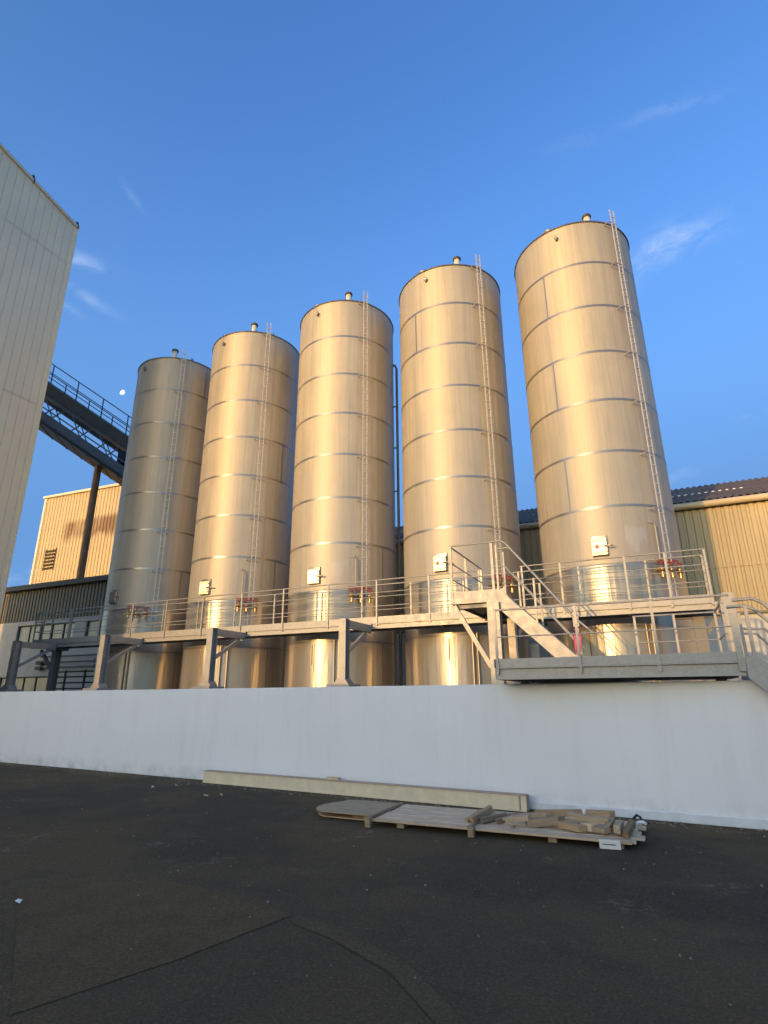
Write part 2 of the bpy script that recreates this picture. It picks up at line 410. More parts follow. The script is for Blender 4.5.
for x in (-22.27, -17.47, -12.67, -7.88, -3.08, 1.65): support(x)
# rear props: under the far left end and beside the right end
def prop(x, y, side):
    c = MB().box(x-.13, y-.13, 0, x+.13, y-.11, 3.6).box(x-.13, y+.11, 0, x+.13, y+.13, 3.6).box(x-.01, y-.11, 0, x+.01, y+.11, 3.6).build('support_column', 'galvanised_dark', wk)
    MB().bar((x+side*.13, y, 2.75 if side < 0 else 3.15), (x+side*(1.0 if side < 0 else .45), y, 3.6), .1, .12).bar((x-.6, y, 3.6), (x+.6 if side < 0 else x+.35, y, 3.6), .14, .12).build('brace', 'galvanised_dark', c)
prop(-22.6, 16.34, -1)
prop(1.2, 16.75, 1)

# ------------------------------------------------------------------ landing, stair and lower platform
LX0, LX1, LY0, LY1 = -4.2, -3.18, 13.0, WY0-.06
ld = thing('stair_landing', (LX1, LY0, 1.9), 'small high steel landing cantilevered on one post at the head of the stair', 'landing')
MB().box(LX0, LY0+.02, ZD-.05, LX1, LY1, ZD-.002).build('deck', 'galvanised_dark', ld)
MB().box(LX0, LY0-.01, ZB+.10, LX1+.3, LY0+.018, ZT+.02).box(LX0-.02, LY0-.01, ZB+.10, LX0-.002, LY1, ZT+.02).build('edge_beam', 'galvanised', ld)
MB().box(LX0+.1, LY0+.1, ZB, LX1-.1, LY0+.25, ZD-.055).build('cross_beam', 'galvanised_dark', ld)
MB().box(LX0+.1, LY1-.4, ZB, LX1-.1, LY1-.25, ZD-.055).build('cross_beam', 'galvanised_dark', ld)
guardrail(ld, (LX0, LY0, ZD), (LX1+.02, LY0, ZD), [0.02, 1.0], 1.31, (.5,), post_w=.06)
guardrail(ld, (LX0, LY0, ZD), (LX0, LY1, ZD), [.45, .97], 1.31, (.5, .9), post_w=.06)
MB().box(LX1-.14, LY0-.13, 1.86, LX1+.14, LY0-.11, 3.75).box(LX1-.14, LY0+.11, 1.86, LX1+.14, LY0+.13, 3.75).box(LX1-.012, LY0-.11, 1.86, LX1+.012, LY0+.11, 3.75).build('support_column', 'galvanised', ld)
MB().box(LX1-.3, LY0-.3, 0, LX1+.3, LY0+.3, 1.86).build('pedestal', 'concrete', ld)
MB().bar((LX0+.06, LY0+.02, 3.72), (LX1-.14, LY0+.02, 2.28), .07, .1).build('brace', 'galvanised', ld)

# lower platform (its front edge oversails the wall a little)
PX0, PX1, PY0, PY1 = -2.34, 1.13, 9.42, 14.0
PZ = 2.13
lp = thing('lower_platform', (PX0, PY0, 1.93), 'low galvanised steel platform with toe board and railing oversailing the white wall', 'platform')
MB().box(PX0, PY0+.03, PZ-.05, PX1, 11.7, PZ).box(PX0, 11.7, PZ-.05, -.3, PY1, PZ).build('deck', 'galvanised_dark', lp)
MB().box(PX0, PY0, 1.93, PX1, PY0+.028, PZ-.01).box(PX0, PY0-.04, 1.93, PX1, PY0-.001, 1.945).box(PX0, PY0-.04, PZ-.03, PX1, PY0-.001, PZ-.012).build('edge_beam', 'galvanised', lp)
MB().box(PX0-.02, PY0, 1.93, PX0-.002, PY1, PZ-.01).box(PX1+.002, PY0+.9, 1.93, PX1+.02, 11.7, PZ-.01).box(PX0, PY1+.002, 1.93, -.3, PY1+.02, PZ-.01).box(-.298, 11.702, 1.93, PX1, 11.72, PZ-.01).build('edge_beam', 'galvanised', lp)
MB().box(PX0+.03, PY0-.014, PZ-.008, PX1-.05, PY0-.002, PZ+.125).build('toe_board', 'galvanised', lp)
MB().box(PX0-.034, PY0, PZ-.008, PX0-.022, PY1, PZ+.125).build('toe_board', 'galvanised', lp)
for y in (10.2, 11.2, 12.2, 13.2):
    MB().box(PX0+.02, y-.05, 1.94, PX1-.02 if y < 12 else -.35, y+.05, PZ-.055).build('cross_beam', 'galvanised_dark', lp)
for x in (PX0+.2, -.6, PX1-.2):
    MB().box(x-.07, 10.6, 0, x+.07, 10.74, 1.935).build('support_column', 'galvanised_dark', lp)
    if x < 0: MB().box(x-.07, 13.5, 0, x+.07, 13.64, 1.935).build('support_column', 'galvanised_dark', lp)
guardrail(lp, (PX0+.02, PY0-.03, PZ), (PX1-.03, PY0-.03, PZ), [0.005, .38, .70], .91, (.47,), r=.017, post_w=.04)
guardrail(lp, (-.25, 11.68, PZ), (PX1, 11.68, PZ), [.02, .5, .98], .95, (.47,), r=.017, post_w=.04)
guardrail(lp, (PX1-.03, PY0+.95, PZ), (PX1-.03, 11.6, PZ), [.05], .95, (.47,), r=.017, post_w=.04)
# stout end post at the head of the exit stair
MB().box(PX1-.07, PY0-.06, 1.99, PX1+.01, PY0-.031, PZ+.66).box(PX1-.055, PY0-.033, PZ-.04, PX1-.005, PY0+.06, PZ+.64).build('end_post', 'galvanised', lp)

# stair from the landing down to the lower platform
def stair(name, a, b, y0, y1, label, n, hr=.95, depth=.26, start=.3):
    """a = head (x, z), b = foot (x, z); stringers at y0 and y1"""
    t = thing(name, (b[0], y0, b[1]), label, 'stair')
    for y in (y0, y1):
        MB().prism([(a[0]-.0, a[1]+.03), (a[0]+start*.5, a[1]+.03), (b[0]+.18, b[1]+.12), (b[0]+.18, b[1]), (b[0]-.16, b[1]), (a[0], a[1]-depth)], 'y', y-.012, y+.012).build('stringer', 'galvanised', t)
    for k in range(1, n+1):
        u = k/(n+1); x = a[0]+(b[0]-a[0])*u+.05; z = a[1]+(b[1]-a[1])*u-.02
        MB().box(x-.12, y0+.014, z-.02, x+.12, y1-.014, z).box(x+.105, y0+.014, z-.05, x+.12, y1-.014, z-.021).build('tread', 'galvanised_dark', t)
    dx, dz = b[0]-a[0], b[1]-a[1]
    for y in (y0, y1):
        mb = MB()
        mb.tube([(a[0]-.02, y, a[1]+hr), (a[0]+.22, y, a[1]+hr+.01), (a[0]+.34, y, a[1]+hr-.06), (b[0]+.0, y, b[1]+hr*.95), (b[0]+.25, y, b[1]+hr*.75)], .024, 8)
        mb.tube([(a[0]+.05, y, a[1]+hr*.5), (a[0]+.3, y, a[1]+hr*.48), (b[0]+.05, y, b[1]+hr*.45)], .018, 6)
        h = mb.build('handrail', 'galvanised', t)
        for u in (.03, .5, .95):
            x = a[0]+dx*u+.06; z = a[1]+dz*u
            MB().box(x-.022, y-.016, z-.05, x+.022, y+.016, z+hr-.03).build('post', 'galvanised', h)
    return t
stair('steel_stair', (LX1+.02, 3.98), (-1.42, PZ), 12.98, 13.72, 'steel stair descending from the high landing to the low platform', 8, 1.2, .3)
stair('exit_stair', (PX1+.02, 2.16), (3.2, 0), 9.39, 10.15, 'steel stair with parallel handrails leaving the right end of the low platform', 9, .80, .26)

# pink cloth tied to the stair handrail
mb = MB()
cx, cy = -1.40, 12.93
for k in range(4):
    x = cx-.06+k*.035; zt = 2.98; zb = 2.55-.07*((k*7) % 3)
    mb.tube([(x, cy, zt+.1), (x+.01, cy-.02, zt-.12), (x-.015, cy+.005, zb)], [.02, .038, .012], 6)
tag(mb.build('rag', 'pink_cloth'), 'pinkish red rag hanging from the lower end of the stair handrail', 'rag')
# standpipe under the stair
sp_ = thing('standpipe', (-2.72, 15.2, 0), 'short pale vertical standpipe with side arm under the stair', 'pipe')
MB().tube([(-2.72, 15.2, 0), (-2.72, 15.2, 2.95)], .1, 14).build('riser', 'gutter_cream', sp_)
MB().tube([(-2.72, 15.2, 2.5), (-1.95, 15.2, 2.5)], .03, 8).build('side_arm', 'gutter_cream', sp_)

# ------------------------------------------------------------------ silos
RS, HS, CO = 2.06, 17.3, 1.73
SX = [-20.218, -15.417, -10.498, -5.694, -.8445]; SY = 19.0
def P(phi, z, r=RS): return Vector((r*math.sin(R_(phi)), -r*math.cos(R_(phi)), z))
def curved(mb, p0, p1, z0, z1, r0, r1, n=4, mi=0):          # curved plate hugging the shell
    vs = []
    for i in range(n+1):
        p = p0+(p1-p0)*i/n
        vs += [P(p, z0, r0), P(p, z0, r1), P(p, z1, r1), P(p, z1, r0)]
    fs = []
    for i in range(n):
        a = 4*i; b2 = a+4
        fs += [(a+1, b2+1, b2+2, a+2), (a+2, b2+2, b2+3, a+3), (a, b2, b2+1, a+1)]
    fs += [(0, 1, 2, 3), (4*n+3, 4*n+2, 4*n+1, 4*n)]
    mb.add(vs, fs, mi, False)
silo_labels = ['dull grey stainless silo standing in shade beside the conveyor bridge, lowest in view',
               'golden lit stainless silo between the shaded grey silo and the middle silo',
               'golden stainless silo in the middle of the row of five',
               'golden stainless silo directly behind the small high landing',
               'largest looking stainless silo, nearest the ochre corrugated warehouse']
def make_silo(i):
    rnd = random.Random(40+i)
    t = thing('silo', (SX[i], SY, 0), silo_labels[i], 'silo', 'stainless steel silos in a row')
    def bld(mb, name, mk, parent=t, **kw):
        p = parent; off = Vector((0, 0, 0))
        o = mb; o.v = [tuple(Vector(q)+Vector((SX[i], SY, 0))) for q in o.v]
        return o.build(name, mk, parent, **kw)
    sh = MB()
    zs = [k*CO for k in range(11)]
    sh.lathe([(RS, z) for z in (0, 1.73, 3.46, 5.19)], 128, mi=1)
    sh.lathe([(RS-.004, 5.19)]+[(RS-.004, z) for z in zs[4:]], 128, mi=0)
    for k, z in enumerate(zs[1:10]):
        w = .038 if z > 5.3 else .034
        sh.lathe([(RS+.004, z-w), (RS+.004, z), (RS+.004, z+w)], 128, mi=2)
    # staggered vertical welds
    for k in range(10):
        base = {4: (-22, -70), 3: (-23, -75)}.get(i, (-70, 75))
        ph = base[k % 2]+rnd.uniform(-3, 3) if (i == 4 or k in (8, 3) or k < 3) else rnd.choice((-80, 80, 100))
        curved(sh, ph-.65, ph+.65, k*CO+.03, (k+1)*CO-.03, RS-.006, RS+.006, 2, 2)
    shell = bld(sh, 'shell', ['brushed_steel', 'bright_steel', 'weld_steel'])
    rf = MB().lathe([(RS+.03, HS-.035), (RS+.03, HS+.01), (RS-.02, HS+.03), (1.2, HS+.2), (.3, HS+.42), (.01, HS+.45)], 96)
    roof = bld(rf, 'roof', 'weld_steel')
    # vent pipe with cap, small hatch, pipe stub
    vx, vy = .80, -1.35
    v_ = MB().lathe([(.115, HS-.05), (.115, HS+.66), (.0, HS+.66)], 24, (vx, vy, 0)).lathe([(.11, HS+.62), (.15, HS+.63), (.165, HS+.68), (.15, HS+.72), (.0, HS+.74)], 24, (vx, vy, 0), 1)
    bld(v_, 'vent_pipe', ['pale_trim', 'dark_trim'], roof)
    h_ = MB().lathe([(.24, HS-.05), (.24, HS+.22), (.27, HS+.23), (.27, HS+.28), (0, HS+.31)], 28, (-.5, -1.55, 0))
    bld(h_, 'roof_hatch', 'bright_steel', roof)
    s_ = MB().lathe([(.08, HS-.05), (.08, HS+.28), (0, HS+.28)], 16, (1.5, -.9, 0)); bld(s_, 'pipe_stub', 'galvanised', roof)
    # lifting lug
    p = P(-7, 16.83, RS+.05); bld(MB().box(p.x-.03, p.y-.06, p.z-.09, p.x+.03, p.y+.06, p.z+.09).tube([(p.x-.05, p.y-.03, p.z), (p.x+.05, p.y-.03, p.z)], .05, 10), 'lifting_lug', 'weld_steel')
    # ladder
    lphi = [46.9, 49.6, 48.3, 48.1, 46.3][i]
    n_ = P(lphi, 0, 1).normalized(); tg = Vector((n_.y, -n_.x, 0)); tg = Vector((math.cos(R_(lphi)), math.sin(R_(lphi)), 0))
    c0 = n_*(RS+.19)
    lad = MB(); z0, z1 = 4.1, HS+.45
    for sgn in (-1, 1):
        q = c0+tg*.08*sgn
        lad.bar(q+Vector((0, 0, z0)), q+Vector((0, 0, z1)), .036, .02, tuple(n_))
    z = z0+.15
    while z < HS+.2:
        lad.tube([c0-tg*.08+Vector((0, 0, z)), c0+tg*.08+Vector((0, 0, z))], .02, 6); z += .3
    lo = bld(lad, 'ladder', 'ladder_zinc')
    for k in range(3, 11):
        zz = k*CO-.12
        bld(MB().bar(c0-tg*.24+Vector((0, 0, zz)), c0+tg*.14+Vector((0, 0, zz)), .02, .04).bar(c0-tg*.24+Vector((0, 0, zz-.002)), n_*RS-tg*.24+Vector((0, 0, zz-.002)), .02, .035).bar(c0+tg*.12+Vector((0, 0, zz-.002)), n_*RS+tg*.12+Vector((0, 0, zz-.002)), .02, .035), 'ladder_bracket', 'galvanised', lo)
    # manhole
    mp = [-4, -.3, .1, -2.4, -3.2][i]; zc = 5.74
    mh = MB(); curved(mh, mp-6.2, mp+6.2, zc-.30, zc+.32, RS-.01, RS+.05, 6)
    mo = bld(mh, 'manhole', 'weld_steel', bevel=.015)
    cv = MB(); tilt = [3, 8, 10, 1, 1][i]
    e = .215; c = P(mp, zc-.03, RS+.10); ax = Vector((math.cos(R_(mp+tilt)), math.sin(R_(mp+tilt)), 0)); nn = Vector((ax.y, -ax.x, 0))
    cv.obox(c, ax*e, nn*.02, Vector((0, 0, .25)))
    cv.obox(c+nn*.028, ax*e*.82, nn*.012, Vector((0, 0, .205)))
    co_ = bld(cv, 'cover', 'cover_steel', mo, bevel=.012)
    bld(MB().tube([c+nn*.02+ax*.05, c+nn*.09+ax*.2, c+nn*.06+ax*.38], [.016, .018, .03], 8).obox(c+nn*.05+Vector((0, 0, .17)), ax*e*.9, nn*.012, Vector((0, 0, .016))).obox(c+nn*.05-Vector((0, 0, .15)), ax*e*.9, nn*.012, Vector((0, 0, .016))), 'clamp_handle', 'weld_steel', mo)
    if i in (3, 4):
        bld(MB().obox(c+nn*.043-ax*.06, ax*.085, nn*.002, Vector((0, 0, .085))).obox(c+nn*.047-ax*.06, ax*.04, nn*.0015, Vector((0, 0, .04)), 1), 'warning_plate', ['label_paper', 'label_red'], co_)
    # valves with red levers on a small manifold plate, thin riser
    vp = [30, 46, 45, 50, 46][i]
    for k in (-1, 0, 1):
        ph = vp+k*8.2; q = P(ph, 5.0, RS); n2 = P(ph, 0, 1)
        va = MB().tube([q, q+n2*.3], .055, 12).lathe([(.0, -.09), (.085, -.09), (.085, .02), (.06, .06), (.06, .1), (0, .1)], 16, tuple(q+n2*.24)).tube([q+n2*.24+Vector((0, 0, -.06)), q+n2*.24+Vector((0, 0, -.24))], .05, 10)
        vo = bld(va, 'valve', 'brass')
        bld(MB().lathe([(0, .1), (.03, .1), (.03, .17), (0, .17)], 12, tuple(q+n2*.24)).obox(q+n2*.24+Vector((0, 0, .19)), Vector((.12*math.cos(R_(ph)), .12*math.sin(R_(ph)), 0)), n2*.02, Vector((0, 0, .022))), 'lever', 'red_paint', vo)
    mf = MB(); curved(mf, vp-11.5, vp+11.5, 5.25, 5.31, RS+.14, RS+.16, 6); bld(mf, 'valve_guard', 'red_paint')
    if i in (1, 2, 4):
        rp = 40.5; a = P(rp, 4.9, RS+.1); b2 = P(rp, 6.3, RS+.1); 
        bld(MB().tube([a, b2, P(rp-1, 6.4, RS+.07), P(rp-4, 6.42, RS-.02)], .026, 10), 'riser_pipe', 'galvanised')
    # cleaned patch beside the manhole (overlapping streaks wiped on the sheet)
    if i in (2, 4):
        pt = MB()
        lo_ = 5.75; hi_ = 6.3
        for k in range(26):
            p0 = 17+k*.66; lo_ = min(6.05, max(5.5, lo_+rnd.uniform(-.16, .16)+(.02 if k > 12 else -.02))); hi_ = min(6.5, max(6.2, hi_+rnd.uniform(-.07, .07)))
            curved(pt, p0, p0+.67, lo_, hi_, RS-.006, RS-.0015, 1)
        bld(pt, 'worn_patch', 'matt_patch')
    # level strip low down
    stp = [-60, 1.2, -.5, 1.7, -20][i]
    ls = MB(); curved(ls, stp-2.4, stp+2.4, 2.45, 3.42, RS-.002, RS+.02, 4); lso = bld(ls, 'level_strip', 'bright_steel')
    ls2 = MB(); curved(ls2, stp+.1, stp+1.2, 2.7, 3.35, RS+.0205, RS+.024, 3); bld(ls2, 'gauge', 'rust_stain', lso)
    # vertical service pipes hugging the lower courses
    for dph in ((22, 26) if i != 1 else (24, 31)):
        a = P(dph, .2, RS+.06); bld(MB().tube([a, P(dph, 3.5, RS+.06)], .03, 8), 'service_pipe', 'bright_steel')
    return t
for i in range(5): make_silo(i)

# filling pipes climbing beside two of the silos
def fill_pipe(x, y, ztop, label, elbow):
    t = thing('filling_pipe', (x, y, 0), label, 'pipe', 'filling pipes beside the silos')
    e = elbow
    MB().tube([(x, y, 0), (x, y, ztop-.25), (x+e*.07, y, ztop-.08), (x+e*.22, y, ztop), (x+e*.5, y, ztop)], .052, 14).build('pipe_run', 'bridge_grey', t)
    for k in range(3, 9):
        z = k*1.9
        if z < ztop-.5: MB().box(min(x, x+e*.42), y-.02, z-.025, max(x, x+e*.42), y+.02, z+.025).build('pipe_clamp', 'galvanised_dark', t)
    return t
fill_pipe(-8.37, 19.6, 15.35, 'dark vertical filling pipe in the gap between the middle silo and the landing silo', -1)
fill_pipe(-3.88, 20.1, 16.6, 'thin dark vertical filling pipe against the right flank of the landing silo', -1)

# ------------------------------------------------------------------ corrugated sheet
def corr_x(x0, x1, z0, z1, y, pitch=.27, depth=.045, mi=0, mb=None):
    mb = mb or MB(); x = x0; pts = []
    while x < x1:
        for dx, dy in ((0, 0), (.52, 0), (.62, depth), (.90, depth)):
            xx = x+dx*pitch
            if xx <= x1: pts.append((xx, y+dy))
        x += pitch
    pts.append((x1, y))
    vs = [(a, b2, z) for a, b2 in pts for z in (z0, z1)]
    return mb.add(vs, [(2*i, 2*i+2, 2*i+3, 2*i+1) for i in range(len(pts)-1)], mi)
def roof_corr(x0, x1, y0, z0, y1, z1, pitch=.25, amp=.035, n=5, mb=None):
    mb = mb or MB(); pts = []; x = x0; k = 0
    st = pitch/6
    while x <= x1: pts.append((x, amp*math.sin(2*PI*x/pitch))); x += st
    vs = []
    for (a, h) in pts: vs += [(a, y0, z0+h), (a, y1, z1+h)]
    return mb.add(vs, [(2*i, 2*i+2, 2*i+3, 2*i+1) for i in range(len(pts)-1)], 0, True)

# right-hand warehouse behind the silos
WH = 24.0
wh = thing('warehouse', (4, WH, 0), 'long ochre corrugated warehouse with white base behind the largest silo', 'warehouse')
MB().box(-20, WH+.1, 0, 40, WH+18, 4.55).build('base_wall', 'house_white', wh)
corr_x(-20, 40, 4.5, 8.55, WH).build('cladding', 'ochre_cladding', wh)
MB().box(-20, WH+.06, 4.55, 40, WH+18, 8.5).build('inner_wall', 'dark_trim', wh)
MB().box(-20, WH-.03, 6.15, 40, WH-.002, 6.18).build('sheet_lap', 'ochre_cladding', wh)
MB().box(-20, WH-.04, 4.42, 40, WH+.095, 4.5).build('drip_flashing', 'brown_cladding', wh)
MB().tube([(-20, WH-.17, 8.62), (40, WH-.17, 8.62)], .13, 12).build('gutter', 'gutter_cream', wh)
MB().box(-20, WH-.02, 8.53, 40, WH+.05, 8.72).build('fascia', 'dark_trim', wh)
roof_corr(-20, 40, WH-.12, 8.80, WH+4.7, 10.93).build('roof', 'roof_sheet', wh)
roof_corr(-20, 40, WH+9.5, 8.80, WH+4.7, 10.92).build('roof', 'roof_sheet', wh)
mb = MB()  # pale blocks standing in for sky glints on the sheet overlaps
for k in range(34):
    x = -4.1+k*.25; yy = WH+1.5; zz = 8.80+(1.62)/(4.82)*2.13+.055
    mb.box(x-.05, yy-.03, zz, x+.05, yy+.03, zz+.03)
mb.build('roof_glints', 'pale_glint', wh)

# ------------------------------------------------------------------ tall cream building, left edge
LBX, LBY0, LBY1 = -21.0, 6.6, 12.72
lb = thing('tall_building', (LBX, LBY1, 0), 'tall cream metal clad building cut by the left edge of the photo', 'building')
def zroof(y): return 21.9+(LBY1-y)*.235
vs = []; fs = []; mb = MB()
y = LBY0; pts = []
while y < LBY1-.05:
    for d, dx in ((0, 0), (.285, 0), (.295, -.025), (.32, -.025)): pts.append((y+d, dx))
    y += .33
pts = [p for p in pts if p[0] < LBY1]+[(LBY1, 0)]
for (za, zb) in ((0, 5.35), (5.37, 12.83), (12.85, 19.78), (19.80, None)):
    vs = []
    for yy, dx in pts: vs += [(LBX+dx, yy, za), (LBX+dx, yy, zb if zb else zroof(yy)-.02)]
    mb.add(vs, [(2*i, 2*i+2, 2*i+3, 2*i+1) for i in range(len(pts)-1)])
mb.build('cladding', 'cream_cladding', lb)
vs = [(LBX-.04, LBY0, 0), (LBX-.04, LBY1, 0), (LBX-.04, LBY1, zroof(LBY1)-.05), (LBX-.04, LBY0, zroof(LBY0)-.05)]
vs += [(-42, a, b2) for (_, a, b2) in vs]
MB().add(vs, [(0, 1, 2, 3), (7, 6, 5, 4), (0, 4, 5, 1), (1, 5, 6, 2), (2, 6, 7, 3), (3, 7, 4, 0)]).build('core_wall', 'cream_cladding', lb)
MB().bar((LBX+.03, LBY0, zroof(LBY0)), (LBX+.03, LBY1+.05, zroof(LBY1+.05)), .10, .14).build('verge_trim', 'pale_trim', lb)
MB().box(LBX-.02, LBY1-.06, 0, LBX+.03, LBY1+.04, zroof(LBY1)-.08).build('corner_trim', 'cream_cladding', lb)
for yy in (10.45, 12.62): MB().box(LBX+.0, yy-.04, zroof(yy)+.06, LBX+.10, yy+.05, zroof(yy)+.17).box(LBX+.05, yy+.05, zroof(yy)-.1, LBX+.09, yy+.09, zroof(yy)+.08).build('verge_clip', 'black_plastic', lb)
MB().box(-42, 7.2, 21, -31, 12.4, 30).build('shade_block', 'cream_cladding', lb)  # unseen block added to cast shade on the conveyor bridge

# ------------------------------------------------------------------ low building, left, behind the shaded silo
LY = 24.0
lw = thing('low_building', (-31, LY, 0), 'low white building with dark corrugated upper band and windows behind the shaded silo', 'building')
LX0_, LX1_ = -39.3, -20.6
corr_x(LX0_, LX1_, 6.42, 8.45, LY, .3, .05).build('cladding_band', 'brown_cladding', lw)
MB().box(LX0_, LY+.08, 6.45, LX1_, LY+9, 8.4).build('inner_wall', 'dark_trim', lw)
MB().box(LX0_-.3, LY-.35, 8.46, LX1_, LY+9.3, 8.78).build('roof', 'dark_trim', lw)
MB().box(LX0_-.12, LY-.05, 0, LX0_-.003, LY+.1, 8.44).build('corner_trim', 'dark_trim', lw)
# masonry wall built round the window openings
wins = [(-37.4, -32.0, 4.75, 6.15, 5), (-31.0, -28.9, 4.75, 6.1, 2), (-38.3, -32.6, 1.3, 2.95, 5), (-27.5, -25.2, 4.75, 6.1, 2)]
mb = MB()
mb.box(LX0_, LY, 0, LX1_, LY+9, 1.3); mb.box(LX0_, LY, 2.95, LX1_, LY+9, 4.75); mb.box(LX0_, LY, 6.15, LX1_, LY+9, 6.41)
mb.box(LX0_, LY, 1.3, -38.3, LY+9, 2.95); mb.box(-32.6, LY, 1.3, LX1_, LY+9, 2.95)
mb.box(LX0_, LY, 4.75, -37.4, LY+9, 6.15); mb.box(-32.0, LY, 4.75, -31.0, LY+9, 6.15); mb.box(-28.9, LY, 4.75, -27.5, LY+9, 6.15); mb.box(-25.2, LY, 4.75, LX1_, LY+9, 6.15)
mb.build('wall', 'house_white', lw)
for x0, x1, z0, z1, n in wins:
    z1b = 6.148 if z1 > 5 else z1-.002
    fm = MB(); w = .07
    fm.box(x0+.002, LY+.1, z0+.002, x1-.002, LY+.2, z0+w).box(x0+.002, LY+.1, z1b-w, x1-.002, LY+.2, z1b)
    for k in range(n+1):
        x = x0+w/2+.002+(x1-x0-w-.004)*k/n; fm.box(x-w/2, LY+.102, z0+w, x+w/2, LY+.198, z1b-w)
    fo = fm.build('window', 'dark_trim', lw)
    for k in range(n):
        a = x0+(x1-x0)*k/n+.08; b2 = x0+(x1-x0)*(k+1)/n-.08
        MB().box(a, LY+.15, z0+w, b2, LY+.165, z1b-w).build('pane', 'pale_blind', fo)
for z, xa, xb in ((3.45, -34.5, -21), (3.75, -34.5, -21), (4.1, -34.4, -21)):
    MB().tube([(xa, LY-.15, z), (xb, LY-.15, z)], .045, 8).build('wall_pipe', 'galvanised_dark', lw)
for x in (-34.4, -29.3):
    MB().box(x-.25, LY-.25, 3.62, x+.25, LY-.002, 3.85).box(x-.25, LY-.25, 3.32, x+.25, LY-.002, 3.52).build('pipe_bracket', 'dark_trim', lw)
# steel fence in front of the low building
fn = thing('yard_fence', (-27.5, 21.6, 0), 'dark horizontal bar fence between the walkway props and the low building', 'fence')
for x in (-28.9, -27.4, -25.9): MB().box(x-.05, 21.57, 0, x+.05, 21.63, 3.1).build('post', 'bridge_steel', fn)
mb = MB()
for z in (2.15, 2.45, 2.75, 3.02): mb.box(-29.6, 21.635, z-.04, -24.6, 21.66, z+.04)
mb.build('rails', 'bridge_steel', fn)

# ------------------------------------------------------------------ tan building far left
TB = 34.0
tb = thing('mill_building', (-45, TB, 0), 'sunlit tan corrugated building with brown stain and louvre rising over the low roof', 'building')
zt = lambda x: 20.42-.028*(x+52.5)
mb = MB(); x = -52.3; pts = []
while x < -30:
    for dx, dy in ((0, 0), (.5, 0), (.6, .05), (.9, .05)): pts.append((x+dx*.42, TB+dy))
    x += .42
vs = []
for a, b2 in pts: vs += [(a, b2, 0), (a, b2, zt(a))]
mb.add(vs, [(2*i, 2*i+2, 2*i+3, 2*i+1) for i in range(len(pts)-1)])
mb.build('cladding', 'tan_cladding', tb)
MB().box(-52.2, TB+.09, 0, -30, TB+14, 19.6).build('core_wall', 'tan_cladding', tb)
MB().bar((-52.6, TB+.05, zt(-52.6)+.1), (-29.9, TB+.05, zt(-29.9)+.1), .5, .22).build('roof_trim', 'pale_trim', tb)
MB().box(-52.5, TB-.06, 0, -52.2, TB+.3, zt(-52.4)-.02).build('corner_trim', 'pale_trim', tb)
lv = MB()
for k in range(6): lv.bar((-50.9, TB-.05, 13.2+k*.33), (-49.6, TB-.05, 13.2+k*.33), .12, .16, (0, -.6, 1))
lv.box(-51.0, TB-.03, 13.0, -50.9, TB-.002, 15.1).box(-49.6, TB-.03, 13.0, -49.5, TB-.002, 15.1)
lv.build('louvre', 'dark_trim', tb)

# ------------------------------------------------------------------ conveyor bridge (sloping, behind the tall building and the shaded silo)
BC = Vector((-33.2, 25.6, 0)); BD = Vector((1, .745, -.80)); BN = Vector((-.597, .802, 0))
BW_ = 2.8
def bp(t, n, z): return BC + BD*t + BN*n + Vector((0, 0, z))
T0, T1 = -13, 5.5
bx_ = thing('conveyor_bridge', (BC.x, BC.y, 0), 'dark sloping conveyor bridge crossing the sky to the shaded silo', 'conveyor bridge')
def line(mb, n, z, w, h, t0=T0, t1=T1): return mb.bar(bp(t0, n, z), bp(t1, n, z), w, h)
Z0 = 17.1
fl = MB(); line(fl, BW_/2, Z0, BW_, .12); fl.build('floor_panel', 'bridge_steel', bx_)
fb = MB(); t_ = T0
while t_ < T1: fb.bar(bp(t_, .05, Z0-.085), bp(t_, BW_-.05, Z0-.085), .10, .05); t_ += .9
fb.build('floor_joists', 'bridge_steel', bx_)
for n_ in (0, BW_):
    g = MB(); line(g, n_, Z0+.50, .14, .62); g.build('side_beam', 'bridge_grey', bx_)
    g = MB(); line(g, n_, Z0+1.18, .08, .08); line(g, n_, Z0+.17, .2, .05); t_ = T0
    while t_ < T1-1.7:
        g.bar(bp(t_, n_, Z0+.85), bp(t_+.8, n_, Z0+2.4), .07, .07); g.bar(bp(t_+.8, n_, Z0+2.4), bp(t_+1.6, n_, Z0+.85), .07, .07); t_ += 1.6
    g.build('truss', 'bridge_grey', bx_)
    g = MB(); line(g, n_, Z0+2.72, .30, .74); g.build('top_beam', 'bridge_olive', bx_)
    g = MB(); line(g, n_, Z0+4.75, .06, .06)
    go = g.build('guardrail', 'bridge_steel', bx_)
    for zz in (3.18, 3.62, 4.05): mb = MB(); line(mb, n_, Z0+zz, .05, .05).build('mid_rail', 'bridge_steel', go)
    t_ = T0+.3
    while t_ < T1:
        MB().bar(bp(t_, n_, Z0+3.1), bp(t_, n_, Z0+4.75), .06, .06).build('post', 'bridge_steel', go); t_ += 1.48
mb = MB(); line(mb, BW_/2, Z0+2.5, 1.1, .12); mb.build('belt', 'black_plastic', bx_)
q_ = bp(.6, .5, Z0+1.5); MB().box(q_.x-.3, q_.y-.3, q_.z-.45, q_.x+.3, q_.y+.3, q_.z+.45).build('drive_unit', 'bridge_steel', bx_)
q_ = bp(-.9, BW_/2, Z0-.1)
MB().tube([(q_.x, q_.y, 0), (q_.x, q_.y, q_.z)], .24, 16).build('support_column', 'rust_column', bx_)

